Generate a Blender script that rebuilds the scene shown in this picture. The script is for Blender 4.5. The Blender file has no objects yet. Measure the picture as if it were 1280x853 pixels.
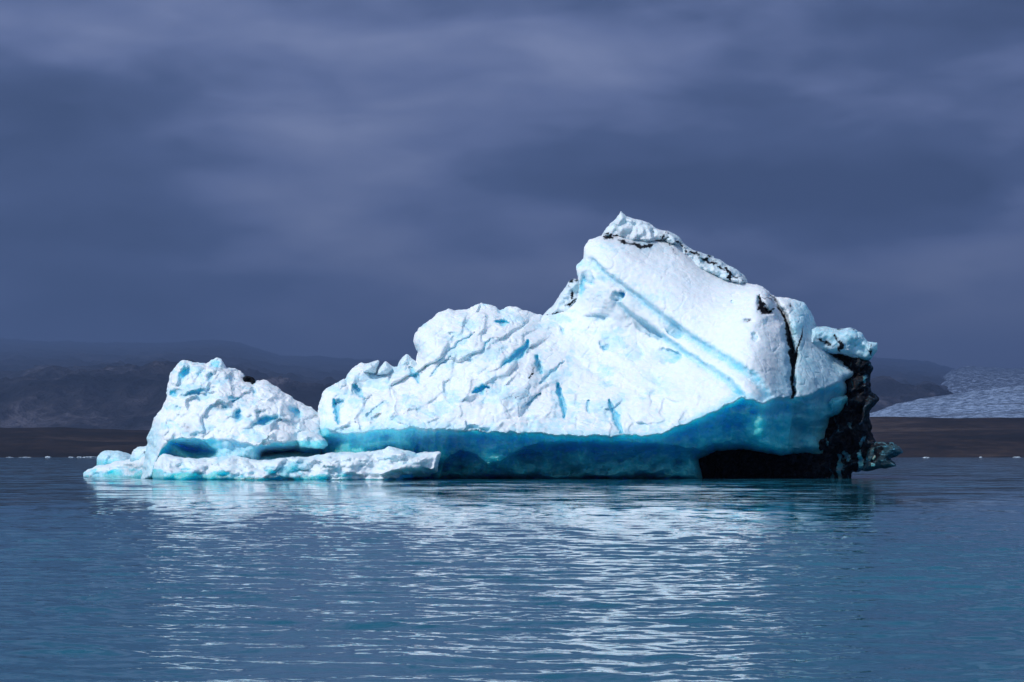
import bpy, math, random
import numpy as np
from mathutils import Vector

# ------------------------------------------------------------------ camera, sky, sun, exposure
SC = bpy.context.scene
FPX, HOR, CX, HCAM, YB = 2887.0, 569.5, 640.0, 1.2, 120.0      # focal length and horizon in photo pixels
cam = bpy.data.cameras.new('camera')
cam.sensor_width = 36.0
cam.lens = 36.0 * FPX / 1280.0
cam.shift_y = (HOR - 426.5) / 1280.0
cam.clip_start = 0.1
cam.clip_end = 60000.0
cam_ob = bpy.data.objects.new('camera', cam)
cam_ob.location = (0, 0, HCAM)
cam_ob.rotation_euler = (math.radians(90), 0, 0)
SC.collection.objects.link(cam_ob)
SC.camera = cam_ob

SUN_EL, SUN_AZ = math.radians(41), math.radians(-132)          # azimuth from +Y towards +X (behind and left of the camera)
sun = bpy.data.lights.new('sun', 'SUN')
sun.energy = 2.55
sun.angle = math.radians(0.5)
sun.color = (1.0, 0.97, 0.93)
sun_ob = bpy.data.objects.new('sun', sun)
sd = Vector((math.sin(SUN_AZ) * math.cos(SUN_EL), math.cos(SUN_AZ) * math.cos(SUN_EL), math.sin(SUN_EL)))
sun_ob.rotation_euler = (-sd).to_track_quat('-Z', 'Y').to_euler()
sun_ob.location = sd * 200
SC.collection.objects.link(sun_ob)

SC.view_settings.view_transform = 'Standard'
SC.view_settings.look = 'None'
SC.view_settings.exposure = 0.32
SC.view_settings.gamma = 1.0
SC.view_settings.use_curve_mapping = False
SC.cycles.max_bounces = 6
SC.cycles.diffuse_bounces = 3
SC.cycles.glossy_bounces = 3
SC.cycles.volume_bounces = 0
SC.cycles.use_denoising = True
SC.cycles.caustics_reflective = False
SC.cycles.caustics_refractive = False

world = bpy.data.worlds.new('World')
SC.world = world
world.use_nodes = True


class N:
    """small helper round a node tree"""
    def __init__(s, nt):
        s.nt = nt

    def n(s, t, **kw):
        nd = s.nt.nodes.new(t)
        for k, v in kw.items():
            if k.startswith('i_'):
                key = k[2:]
                nd.inputs[int(key) if key.isdigit() else key.replace('_', ' ')].default_value = v
            else:
                setattr(nd, k, v)
        return nd

    def l(s, a, b):
        s.nt.links.new(a, b)

    def math(s, op, a, b=None, clamp=False):
        nd = s.n('ShaderNodeMath', operation=op, use_clamp=clamp)
        for i, v in enumerate((a, b)):
            if v is None:
                continue
            if isinstance(v, (int, float)):
                nd.inputs[i].default_value = v
            else:
                s.l(v, nd.inputs[i])
        return nd.outputs[0]

    def noise(s, vec, scale, detail=4, rough=0.55, dist=0.0):
        nd = s.n('ShaderNodeTexNoise')
        nd.inputs['Scale'].default_value = scale
        nd.inputs['Detail'].default_value = detail
        nd.inputs['Roughness'].default_value = rough
        nd.inputs['Distortion'].default_value = dist
        if vec is not None:
            s.l(vec, nd.inputs['Vector'])
        return nd.outputs[0]

    def mapping(s, vec, scale=(1, 1, 1), rot=(0, 0, 0), loc=(0, 0, 0)):
        nd = s.n('ShaderNodeMapping')
        nd.inputs['Scale'].default_value = scale
        nd.inputs['Rotation'].default_value = rot
        nd.inputs['Location'].default_value = loc
        s.l(vec, nd.inputs['Vector'])
        return nd.outputs[0]

    def ramp(s, fac, stops, interp='LINEAR'):
        nd = s.n('ShaderNodeValToRGB')
        cr = nd.color_ramp
        cr.interpolation = interp
        while len(cr.elements) < len(stops):
            cr.elements.new(0.5)
        for e, (p, c) in zip(cr.elements, stops):
            e.position = p
            e.color = (*c, 1.0) if len(c) == 3 else c
        s.l(fac, nd.inputs[0])
        return nd.outputs[0]

    def mix(s, fac, a, b, blend='MIX'):
        nd = s.n('ShaderNodeMix', data_type='RGBA', blend_type=blend)
        for key, v in ((0, fac), (6, a), (7, b)):
            if isinstance(v, (int, float)):
                nd.inputs[key].default_value = v
            elif isinstance(v, tuple):
                nd.inputs[key].default_value = (*v, 1.0)
            else:
                s.l(v, nd.inputs[key])
        return nd.outputs[2]

    def maprange(s, v, a, b, c=0.0, d=1.0, smooth=True):
        nd = s.n('ShaderNodeMapRange')
        nd.interpolation_type = 'SMOOTHSTEP' if smooth else 'LINEAR'
        for i, x in enumerate((a, b, c, d)):
            nd.inputs[i + 1].default_value = x
        s.l(v, nd.inputs[0])
        return nd.outputs[0]


w = N(world.node_tree)
bg = world.node_tree.nodes['Background']
SKY_STRENGTH = 0.1
bg.inputs['Strength'].default_value = SKY_STRENGTH
sky = w.n('ShaderNodeTexSky', sky_type='NISHITA')
sky.sun_disc = False
sky.sun_elevation = SUN_EL
sky.sun_rotation = SUN_AZ
sky.altitude = 30
sky.air_density = 1.0
sky.dust_density = 0.5
tc = w.n('ShaderNodeTexCoord')
dirv = tc.outputs['Generated']
sep = w.n('ShaderNodeSeparateXYZ')
w.l(dirv, sep.inputs[0])
big = w.noise(w.mapping(dirv, (5, 5, 14), (0.0, 0.38, 0.0), (3.2, 0, 1.6)), 1.0, 2, 0.45, 0.3)
mid = w.noise(w.mapping(dirv, (9, 9, 32), (0.0, 0.42, 0.0), (1.1, 4, 2.3)), 1.0, 3, 0.5, 0.3)
fine = w.noise(w.mapping(dirv, (26, 26, 60), (0.0, 0.55, 0.0), (0, 2, 5)), 1.0, 4, 0.5, 0.4)
cl = w.math('ADD', w.math('ADD', w.math('MULTIPLY', big, 0.58), w.math('MULTIPLY', mid, 0.30)), w.math('MULTIPLY', fine, 0.12))


def bank(px, py, rx, ry, ang, amt):
    """a broad soft lighter (or darker) bank in the cloud deck, at a bearing and elevation"""
    vec = w.n('ShaderNodeVectorMath', operation='SUBTRACT')
    w.l(dirv, vec.inputs[0])
    vec.inputs[1].default_value = ((px - CX) / FPX, 1.0, (HOR - py) / FPX)
    m = w.n('ShaderNodeMapping')
    m.vector_type = 'TEXTURE'
    m.inputs['Rotation'].default_value = (0, math.radians(ang), 0)
    m.inputs['Scale'].default_value = (rx / FPX, 1.0, ry / FPX)
    w.l(vec.outputs[0], m.inputs['Vector'])
    ln = w.n('ShaderNodeVectorMath', operation='LENGTH')
    w.l(m.outputs[0], ln.inputs[0])
    return w.maprange(ln.outputs['Value'], 0.0, 1.0, amt, 0.0)


for args in ((870, 120, 330, 110, 8, .055), (180, 85, 300, 60, 4, .045), (1180, 150, 200, 90, -10, .03), (400, 290, 420, 60, 10, .025), (950, 235, 420, 55, 0, -.06), (1150, 20, 260, 60, 0, -.05), (60, 160, 260, 70, 0, -.03), (80, 0, 200, 50, 0, -.05), (1230, 425, 330, 75, 0, .15), (420, 20, 240, 50, 0, -.02)):
    cl = w.math('ADD', cl, bank(*args))
cl = w.math('ADD', w.math('MULTIPLY', w.math('SUBTRACT', cl, 0.49), 1.6), 0.475)
deck = w.ramp(cl, [(0.30, (0.038, 0.058, 0.118)), (0.46, (0.072, 0.103, 0.208)), (0.57, (0.140, 0.180, 0.335)), (0.72, (0.240, 0.285, 0.460))])
# a paler bank of low cloud towards the horizon
lowf = w.maprange(sep.outputs[2], 0.0, 0.075, 0.55, 0.0)
deck = w.mix(lowf, deck, (0.105, 0.160, 0.380))
deck10 = w.mix(1.0, deck, (10.0, 10.0, 10.0), 'MULTIPLY')
# breaks in the deck high up and behind the camera, where the sun comes through
brk = w.math('MULTIPLY', w.maprange(sep.outputs[2], 0.30, 0.75), w.maprange(sep.outputs[1], 0.45, -0.25))
col = w.mix(w.math('MULTIPLY', brk, 0.75), deck10, sky.outputs[0])
# unseen bright cloud added behind the camera to fill the undercut with light
back_fill = w.math('MULTIPLY', w.maprange(sep.outputs[2], -0.02, 0.10), w.maprange(sep.outputs[1], 0.20, -0.40))
back_fill = w.math('MULTIPLY', back_fill, w.maprange(sep.outputs[0], 0.5, -0.6, 0.30, 1.0))
col = w.mix(w.math('MULTIPLY', back_fill, w.maprange(mid, 0.35, 0.6, 0.5, 0.9)), col, (8.0, 9.8, 12.0))
w.l(col, bg.inputs['Color'])

# ------------------------------------------------------------------ helpers
C = SC.collection
PR = np.random.RandomState(7).permutation(256)
PR = np.concatenate([PR, PR, PR])
GR = np.array([(1, 1, 0), (-1, 1, 0), (1, -1, 0), (-1, -1, 0), (1, 0, 1), (-1, 0, 1), (1, 0, -1), (-1, 0, -1),
               (0, 1, 1), (0, -1, 1), (0, 1, -1), (0, -1, -1), (1, 1, 0), (-1, 1, 0), (0, -1, 1), (0, -1, -1)], float)


def perlin(x, y, z=0.0):
    x, y, z = np.broadcast_arrays(np.asarray(x, float), np.asarray(y, float), np.asarray(z, float))
    xi, yi, zi = np.floor(x).astype(int), np.floor(y).astype(int), np.floor(z).astype(int)
    xf, yf, zf = x - xi, y - yi, z - zi
    xi, yi, zi = xi & 255, yi & 255, zi & 255
    fu = [t * t * t * (t * (t * 6 - 15) + 10) for t in (xf, yf, zf)]
    out = 0
    for dx in (0, 1):
        for dy in (0, 1):
            for dz in (0, 1):
                h = PR[PR[PR[xi + dx] + yi + dy] + zi + dz] & 15
                g = GR[h]
                dot = g[..., 0] * (xf - dx) + g[..., 1] * (yf - dy) + g[..., 2] * (zf - dz)
                wx = fu[0] if dx else 1 - fu[0]
                wy = fu[1] if dy else 1 - fu[1]
                wz = fu[2] if dz else 1 - fu[2]
                out = out + wx * wy * wz * dot
    return out


def fbm(x, y, z=0.0, octv=4, gain=0.5, lac=2.03, ridged=False):
    a, s = 1.0, 0.0
    for o in range(octv):
        n = perlin(x + 17.3 * o, y - 9.1 * o, z + 5.7 * o)
        s = s + a * ((1 - 2 * np.abs(n) * 1.4) if ridged else n)
        x, y, z = x * lac, y * lac, z * lac
        a *= gain
    return s


def worley(x, y, z=0.0, seed=0):
    """nearest and second nearest feature distance, and a random value per cell"""
    x, y, z = np.broadcast_arrays(np.asarray(x, float), np.asarray(y, float), np.asarray(z, float))
    xi, yi, zi = np.floor(x).astype(int), np.floor(y).astype(int), np.floor(z).astype(int)
    f1 = np.full(x.shape, 9.0)
    f2 = np.full(x.shape, 9.0)
    cid = np.zeros(x.shape)
    rs = np.random.RandomState(seed + 3)
    J = rs.rand(256, 4)
    for dx in (-1, 0, 1):
        for dy in (-1, 0, 1):
            for dz in (-1, 0, 1):
                cx, cy, cz = xi + dx, yi + dy, zi + dz
                h = PR[PR[PR[cx & 255] + (cy & 255)] + (cz & 255)]
                j = J[h]
                d = np.sqrt((cx + j[..., 0] - x) ** 2 + (cy + j[..., 1] - y) ** 2 + (cz + j[..., 2] - z) ** 2)
                near = d < f1
                f2 = np.where(near, f1, np.minimum(f2, d))
                cid = np.where(near, j[..., 3], cid)
                f1 = np.where(near, d, f1)
    return f1, f2, cid


def facets(a, b, seed, amp, tilt, edge=0.16):
    """broken planar facets over a 2-D domain: every cell is offset and tilted its own way"""
    xi, yi = np.floor(a).astype(int), np.floor(b).astype(int)
    f1 = np.full(a.shape, 9.0)
    f2 = np.full(a.shape, 9.0)
    val = np.zeros(a.shape)
    val2 = np.zeros(a.shape)
    J = np.random.RandomState(seed).rand(256, 5)
    for dx in (-1, 0, 1):
        for dy in (-1, 0, 1):
            cx, cy = xi + dx, yi + dy
            j = J[PR[PR[cx & 255] + (cy & 255)]]
            ox, oy = a - cx - j[..., 0], b - cy - j[..., 1]
            d = np.hypot(ox, oy)
            pv = amp * (j[..., 2] - 0.5) + tilt * ((j[..., 3] - 0.5) * ox + (j[..., 4] - 0.5) * oy)
            near = d < f1
            sec = ~near & (d < f2)
            val2 = np.where(near, val, np.where(sec, pv, val2))
            f2 = np.where(near, f1, np.where(sec, d, f2))
            val = np.where(near, pv, val)
            f1 = np.where(near, d, f1)
    k = 0.5 + 0.5 * sstep(0, edge, f2 - f1)
    return val * k + val2 * (1 - k)


def warp(px, py, amp, sc, k=0.0):
    return px + amp * fbm(px / sc, py / sc, 3.7 + k, 3, 0.6), py + amp * fbm(px / sc, py / sc, 11.3 + k, 3, 0.6)


def scoop(px, py, cx, cy, rx, ry, ang):
    """a melt scoop that deepens along its axis and ends in a steep rounded wall"""
    c, s_ = math.cos(math.radians(ang)), math.sin(math.radians(ang))
    a = ((px - cx) * c + (py - cy) * s_) / rx
    b = (-(px - cx) * s_ + (py - cy) * c) / ry
    r = np.sqrt(a * a + b * b)
    return sstep(1.0, 0.72, r) * np.clip((a + 1) / 1.9, 0, 1) ** 1.5


def sstep(a, b, x):
    t = np.clip((x - a) / (b - a), 0, 1)
    return t * t * (3 - 2 * t)


def tps(pts):
    """thin plate spline through (px, py, value)"""
    P = np.array(pts, float)
    X = P[:, :2] / 100.0
    n = len(X)
    r = np.linalg.norm(X[:, None] - X[None], axis=2)
    K = np.where(r > 0, r * r * np.log(r + 1e-12), 0) + np.eye(n) * 0.004
    A = np.zeros((n + 3, n + 3))
    A[:n, :n] = K
    A[:n, n] = 1
    A[:n, n + 1:] = X
    A[n, :n] = 1
    A[n + 1:, :n] = X.T
    sol = np.linalg.solve(A, np.concatenate([P[:, 2], [0, 0, 0]]))

    def f(px, py):
        out = sol[n] + sol[n + 1] * px / 100 + sol[n + 2] * py / 100
        for k in range(n):
            r2 = (px / 100 - X[k, 0]) ** 2 + (py / 100 - X[k, 1]) ** 2
            out = out + sol[k] * 0.5 * r2 * np.log(r2 + 1e-12)
        return out
    return f


def poly_sd(px, py, poly):
    """signed distance to a polygon, positive inside"""
    d = np.full(px.shape, 1e9)
    ins = np.zeros(px.shape, bool)
    n = len(poly)
    for i in range(n):
        ax, ay = poly[i]
        bx, by = poly[(i + 1) % n]
        ex, ey = bx - ax, by - ay
        L = ex * ex + ey * ey + 1e-9
        t = np.clip(((px - ax) * ex + (py - ay) * ey) / L, 0, 1)
        d = np.minimum(d, (px - ax - t * ex) ** 2 + (py - ay - t * ey) ** 2)
        cond = (ay > py) != (by > py)
        with np.errstate(divide='ignore', invalid='ignore'):
            xx = (bx - ax) * (py - ay) / (by - ay if by != ay else 1e-9) + ax
        ins ^= cond & (px < xx)
    d = np.sqrt(d)
    return np.where(ins, d, -d)


def line_d(px, py, pts):
    """distance to a polyline, signed side (+ to the left of travel on screen), 0..1 along it"""
    best = np.full(px.shape, 1e9)
    sd = np.zeros(px.shape)
    tt = np.zeros(px.shape)
    seg = [math.dist(pts[i], pts[i + 1]) for i in range(len(pts) - 1)]
    tot, acc = sum(seg), 0
    for i in range(len(pts) - 1):
        ax, ay = pts[i]
        bx, by = pts[i + 1]
        ex, ey = bx - ax, by - ay
        L = seg[i] ** 2 + 1e-9
        t = np.clip(((px - ax) * ex + (py - ay) * ey) / L, 0, 1)
        d = np.sqrt((px - ax - t * ex) ** 2 + (py - ay - t * ey) ** 2)
        s = np.sign((px - ax) * ey - (py - ay) * ex)
        m = d < best
        best = np.where(m, d, best)
        sd = np.where(m, s * d, sd)
        tt = np.where(m, (acc + t * seg[i]) / tot, tt)
        acc += seg[i]
    return best, sd, tt


def curve(px, pts):
    P = np.array(pts, float)
    return np.interp(px, P[:, 0], P[:, 1])


def mesh_obj(name, verts, faces, mat, parent=None, smooth=True, attrs=None):
    me = bpy.data.meshes.new(name)
    verts = np.asarray(verts, np.float32)
    faces = np.asarray(faces, np.int32)
    k = faces.shape[1]
    me.vertices.add(len(verts))
    me.vertices.foreach_set('co', verts.ravel())
    me.loops.add(faces.size)
    me.loops.foreach_set('vertex_index', faces.ravel())
    me.polygons.add(len(faces))
    me.polygons.foreach_set('loop_start', np.arange(0, faces.size, k, dtype=np.int32))
    me.polygons.foreach_set('loop_total', np.full(len(faces), k, np.int32))
    me.polygons.foreach_set('use_smooth', np.full(len(faces), smooth, bool))
    me.update(calc_edges=True)
    me.validate()
    for an, av in (attrs or {}).items():
        at = me.attributes.new(an, 'FLOAT', 'POINT')
        at.data.foreach_set('value', np.asarray(av, np.float32))
    if mat:
        me.materials.append(mat)
    o = bpy.data.objects.new(name, me)
    C.objects.link(o)
    if parent is not None:
        o.parent = parent
    return o


def grid_faces(nx, ny):
    i, j = np.meshgrid(np.arange(nx - 1), np.arange(ny - 1), indexing='ij')
    a = i * ny + j
    return np.stack([a, a + ny, a + ny + 1, a + 1], -1).reshape(-1, 4)


def vnormals(v, f):
    n = np.zeros_like(v)
    fn = np.cross(v[f[:, 2]] - v[f[:, 0]], v[f[:, 3]] - v[f[:, 1]])
    for k in range(4):
        for c in range(3):
            n[:, c] += np.bincount(f[:, k], fn[:, c], len(v))
    return n / (np.linalg.norm(n, axis=1, keepdims=True) + 1e-12)


def relax(v, f, it, lam=0.5):
    for _ in range(it):
        acc = np.zeros_like(v)
        cnt = np.zeros(len(v))
        for k in range(4):
            a, b = f[:, k], f[:, (k + 1) % 4]
            for c in range(3):
                acc[:, c] += np.bincount(a, v[b, c], len(v)) + np.bincount(b, v[a, c], len(v))
            cnt += np.bincount(a, minlength=len(v)) + np.bincount(b, minlength=len(v))
        v = v + lam * (acc / np.maximum(cnt, 1)[:, None] - v)
    return v


def surface_nets(f):
    """zero surface of a 3-D field: vertices in index space, quads"""
    s = f < 0
    nx, ny, nz = f.shape
    cs = np.zeros((nx - 1, ny - 1, nz - 1), np.int8)
    for dx in (0, 1):
        for dy in (0, 1):
            for dz in (0, 1):
                cs += s[dx:nx - 1 + dx, dy:ny - 1 + dy, dz:nz - 1 + dz]
    act = (cs > 0) & (cs < 8)
    ci, cj, ck = np.nonzero(act)
    idx = np.full(act.shape, -1, np.int32)
    idx[ci, cj, ck] = np.arange(len(ci))
    acc = np.zeros((len(ci), 3))
    cnt = np.zeros(len(ci))
    corners = [(a, b, c) for a in (0, 1) for b in (0, 1) for c in (0, 1)]
    for p in corners:
        for q in corners:
            if q <= p or sum(abs(a - b) for a, b in zip(p, q)) != 1:
                continue
            fa = f[ci + p[0], cj + p[1], ck + p[2]]
            fb = f[ci + q[0], cj + q[1], ck + q[2]]
            m = (fa < 0) != (fb < 0)
            t = np.where(m, fa / np.where(m, fa - fb, 1), 0)
            for c in range(3):
                acc[:, c] += np.where(m, p[c] + t * (q[c] - p[c]), 0)
            cnt += m
    v = np.stack([ci, cj, ck], 1) + acc / np.maximum(cnt, 1)[:, None]
    quads = []
    for ax in range(3):
        sl0 = [slice(1, -1)] * 3
        sl1 = [slice(1, -1)] * 3
        sl0[ax] = slice(0, -1)
        sl1[ax] = slice(1, None)
        a, b = s[tuple(sl0)], s[tuple(sl1)]
        for flip, m in ((False, a & ~b), (True, ~a & b)):
            e = np.array(np.nonzero(m))
            for c in range(3):
                if c != ax:
                    e[c] += 1
            u, w_ = (ax + 1) % 3, (ax + 2) % 3
            q = []
            for du, dw in ((0, 0), (-1, 0), (-1, -1), (0, -1)):
                k = e.copy()
                k[u] += du
                k[w_] += dw
                q.append(idx[k[0], k[1], k[2]])
            q = np.stack(q, 1)
            quads.append(q[:, ::-1] if flip else q)
    fq = np.concatenate(quads)
    return v, fq[(fq >= 0).all(1)]


def tag(o, label=None, cat=None, group=None, kind=None):
    if label:
        o['label'] = label
    if cat:
        o['category'] = cat
    if group:
        o['group'] = group
    if kind:
        o['kind'] = kind
    return o


def new_mat(name):
    m = bpy.data.materials.new(name)
    m.use_nodes = True
    return m, N(m.node_tree), m.node_tree.nodes['Principled BSDF']


# ------------------------------------------------------------------ materials
def ice_material(name, white=(0.77, 0.81, 0.845), ash_bias=0.0):
    m, k, bs = new_mat(name)
    geo = k.n('ShaderNodeNewGeometry')
    pos = geo.outputs['Position']
    blue = k.n('ShaderNodeAttribute', attribute_name='blue').outputs['Fac']
    ash = k.n('ShaderNodeAttribute', attribute_name='ash').outputs['Fac']
    n1 = k.noise(pos, 0.9, 5, 0.6)
    n2 = k.noise(pos, 4.5, 5, 0.65)
    n3 = k.noise(k.mapping(pos, (1, 1, 2.2), (0, 0.5, 0)), 2.2, 6, 0.7, 0.8)
    # weathered white crust with faint bluish clearer ice showing through
    clear = k.maprange(n2, 0.48, 0.70, 0.0, 0.38)
    wcol = k.mix(clear, white, (0.50, 0.74, 0.85))
    wcol = k.mix(k.maprange(n1, 0.42, 0.7, 0.0, 0.45), wcol, (0.70, 0.83, 0.90))
    # clean glacier ice
    bcol = k.mix(k.maprange(n3, 0.35, 0.68), (0.045, 0.66, 0.82), (0.15, 0.80, 0.91))
    bb = k.math('ADD', blue, k.math('MULTIPLY', k.math('SUBTRACT', n2, 0.5), k.math('MULTIPLY', k.math('MULTIPLY', blue, k.math('SUBTRACT', 1.0, blue)), 3.0)), clamp=True)
    light = k.mix(k.maprange(bb, 0.0, 0.45, smooth=False), wcol, (0.30, 0.66, 0.80))
    icec = k.mix(k.maprange(bb, 0.40, 1.0, smooth=False), light, bcol)
    # volcanic ash, in streaks and specks; the value also carries painted shade
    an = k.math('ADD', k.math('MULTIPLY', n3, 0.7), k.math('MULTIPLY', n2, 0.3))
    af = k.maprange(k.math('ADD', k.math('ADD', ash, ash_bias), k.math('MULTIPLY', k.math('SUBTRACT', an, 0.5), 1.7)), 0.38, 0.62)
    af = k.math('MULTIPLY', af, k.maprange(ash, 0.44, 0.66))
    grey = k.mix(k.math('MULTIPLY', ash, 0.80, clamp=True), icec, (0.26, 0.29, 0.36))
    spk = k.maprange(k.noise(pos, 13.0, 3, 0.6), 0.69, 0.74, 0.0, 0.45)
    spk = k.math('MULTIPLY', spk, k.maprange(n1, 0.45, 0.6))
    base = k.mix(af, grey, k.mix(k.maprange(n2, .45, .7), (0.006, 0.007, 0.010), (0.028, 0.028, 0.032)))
    base = k.mix(spk, base, (0.22, 0.25, 0.30))
    k.l(base, bs.inputs['Base Color'])
    k.l(k.math('MAXIMUM', k.maprange(bb, 0.2, 1.0, 0.55, 0.26), k.math('MULTIPLY', af, 0.85)), bs.inputs['Roughness'])
    k.l(k.maprange(af, 0.0, 1.0, 0.5, 0.12), bs.inputs['Specular IOR Level'])
    bs.inputs['IOR'].default_value = 1.31
    # fine pitting
    b1 = k.n('ShaderNodeBump')
    b1.inputs['Strength'].default_value = 0.5
    b1.inputs['Distance'].default_value = 0.06
    hh = k.math('ADD', k.math('MULTIPLY', k.noise(pos, 5.0, 8, 0.62), 1.0), k.math('MULTIPLY', k.noise(pos, 17.0, 4, 0.6), 0.35))
    k.l(hh, b1.inputs['Height'])
    k.l(b1.outputs[0], bs.inputs['Normal'])
    # light scatters inside the ice: blue travels furthest
    k.l(k.maprange(bb, 0.2, 0.8, 0.20, 1.0), bs.inputs['Subsurface Weight'])
    bs.inputs['Subsurface Radius'].default_value = (0.25, 0.75, 1.0)
    bs.inputs['Subsurface Scale'].default_value = 2.2
    return m


M_ICE = ice_material('glacier_ice')
M_ASHICE = ice_material('ash_ice', ash_bias=0.05)


# ------------------------------------------------------------------ setting: lake
def build_lake():
    az_d = np.radians(np.linspace(-17, 17, 760))
    step = np.radians(4.0)
    az_o = np.arange(az_d[-1] + step, 2 * math.pi + az_d[0] - step * 0.5, step)
    az = np.concatenate([az_d, az_o])
    r = [0.4, 1.0, 2.0, 3.5, 5.0, 6.5, 7.6]
    while r[-1] < 170:
        r.append(r[-1] + max(0.045, 0.30 * r[-1] ** 2 / (FPX * 0.8 * HCAM)))
    while r[-1] < 4200:
        r.append(r[-1] * 1.12)
    r = np.array(r)
    A, R = np.meshgrid(az, r, indexing='ij')
    X, Y = R * np.sin(A), R * np.cos(A)
    ctr = (A + math.pi) % (2 * math.pi) - math.pi
    fade = 1 - sstep(math.radians(13.5), math.radians(16.8), np.abs(ctr))
    fade *= sstep(6.0, 9.5, R) * (1 - sstep(120, 165, R))
    sp = np.gradient(r)[None, :] * np.ones_like(A)                  # row spacing: waves finer than that are left to the bump
    rs = np.random.RandomState(4)
    Z = np.zeros_like(X)
    wx = X + 0.35 * fbm(X * 0.35, Y * 0.35, 1.7, 2)
    wy = Y + 0.35 * fbm(X * 0.35, Y * 0.35, 8.2, 2)
    for i in range(90):
        lam = 0.14 * (1.15 / 0.14) ** rs.rand()
        th = rs.normal(math.radians(80), math.radians(36))
        kx, ky = math.cos(th), math.sin(th)
        kk = 2 * math.pi / lam
        amp = 0.0019 * lam ** 0.92 * (0.5 + rs.rand())
        res = 1 - sstep(0.25, 0.55, sp / lam)
        ph = kk * (kx * wx + ky * wy) + rs.rand() * 6.283
        Z += amp * res * (np.cos(ph) + 0.22 * np.cos(2 * ph))
    gust = 1.0 + 0.55 * fbm(X * 0.09, Y * 0.045, 3.1, 3)
    Z *= fade * gust
    n, mth = len(az), len(r)
    f = grid_faces(n, mth)
    last = np.arange(mth - 1) + (n - 1) * mth
    f = np.concatenate([f, np.stack([last, np.arange(mth - 1), np.arange(mth - 1) + 1, last + 1], 1)])
    v = np.stack([X.ravel(), Y.ravel(), Z.ravel()], 1)
    # centre cap
    v = np.concatenate([v, [[0, 0, 0]]])
    m, k, bs = new_mat('lake_water')
    pos = k.n('ShaderNodeNewGeometry').outputs['Position']
    milky = k.mix(k.maprange(k.noise(pos, 0.03, 3), 0.35, 0.65), (0.010, 0.098, 0.150), (0.013, 0.118, 0.172))
    k.l(milky, bs.inputs['Base Color'])
    bs.inputs['Roughness'].default_value = 0.03
    bs.inputs['IOR'].default_value = 1.345
    # ripples finer than the mesh: slopes taken from noise, steeper with distance where the mesh waves run out
    def slope(scale, stretch, rot, amp):
        nd = k.n('ShaderNodeTexNoise')
        nd.inputs['Scale'].default_value = scale
        nd.inputs['Detail'].default_value = 3
        nd.inputs['Roughness'].default_value = 0.55
        k.l(k.mapping(pos, stretch, (0, 0, rot)), nd.inputs['Vector'])
        sb = k.n('ShaderNodeVectorMath', operation='SUBTRACT')
        k.l(nd.outputs['Color'], sb.inputs[0])
        sb.inputs[1].default_value = (0.5, 0.5, 0.5)
        mu = k.n('ShaderNodeVectorMath', operation='MULTIPLY')
        k.l(sb.outputs[0], mu.inputs[0])
        mu.inputs[1].default_value = (amp * 0.7, amp, 0.0)
        return mu.outputs[0]

    def vop(op, a, b):
        nd = k.n('ShaderNodeVectorMath', operation=op)
        k.l(a, nd.inputs[0])
        if op == 'SCALE':
            k.l(b, nd.inputs['Scale'])
        else:
            k.l(b, nd.inputs[1])
        return nd.outputs[0]

    cd = k.n('ShaderNodeVectorMath', operation='LENGTH')
    k.l(pos, cd.inputs[0])
    far = k.maprange(cd.outputs['Value'], 18, 90)
    gp = k.noise(k.mapping(pos, (0.42, 0.075, 1)), 1.0, 4, 0.6, 0.2)
    gust = k.maprange(gp, 0.38, 0.62, 0.55, 1.35)
    near_s = vop('ADD', slope(6.0, (0.8, 1.5, 1), 0.15, 0.12), slope(17.0, (0.8, 1.5, 1), -0.2, 0.15))
    far_s = vop('ADD', slope(1.3, (0.8, 1.6, 1), -0.1, 0.42), slope(0.28, (0.7, 1.2, 1), 0.2, 0.30))
    tot = vop('ADD', near_s, vop('SCALE', far_s, far))
    tot = vop('SCALE', tot, gust)
    gn = k.n('ShaderNodeNewGeometry').outputs['Normal']
    nn = k.n('ShaderNodeVectorMath', operation='NORMALIZE')
    k.l(vop('ADD', gn, tot), nn.inputs[0])
    k.l(nn.outputs[0], bs.inputs['Normal'])
    o = mesh_obj('lake_water', v, f, m)
    tag(o, kind='structure')
    return o


# ------------------------------------------------------------------ setting: land
def px_el(py):
    return (HOR - py) / FPX


def height_sheet(name, ys, xs_half, hfun, mat, nx=500):
    """terrain sheet: rows at distances ys, each row as wide as xs_half"""
    ys = np.asarray(ys, float)
    t = np.linspace(-1, 1, nx)
    Y, T = np.meshgrid(ys, t)
    X = T * np.interp(Y, [ys[0], ys[-1]], xs_half)
    Z = hfun(X, Y)
    v = np.stack([X.ravel(), Y.ravel(), Z.ravel()], 1)
    f = grid_faces(nx, len(ys))
    return mesh_obj(name, v, f[:, ::-1] if False else f, mat)


def rock_mat(name, stops, scale, stretch=(1, 1, 2.5), bump=0.6, bdist=3.0):
    m, k, bs = new_mat(name)
    pos = k.n('ShaderNodeNewGeometry').outputs['Position']
    n1 = k.noise(k.mapping(pos, stretch), scale, 7, 0.62, 0.6)
    n2 = k.noise(pos, scale * 7.3, 5, 0.6)
    c = k.ramp(k.math('ADD', k.math('MULTIPLY', n1, 0.7), k.math('MULTIPLY', n2, 0.3)), stops)
    k.l(c, bs.inputs['Base Color'])
    bs.inputs['Roughness'].default_value = 0.95
    bs.inputs['Specular IOR Level'].default_value = 0.15
    b = k.n('ShaderNodeBump')
    b.inputs['Strength'].default_value = bump
    b.inputs['Distance'].default_value = bdist
    k.l(k.math('ADD', n1, k.math('MULTIPLY', n2, 0.4)), b.inputs['Height'])
    k.l(b.outputs[0], bs.inputs['Normal'])
    return m


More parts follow.
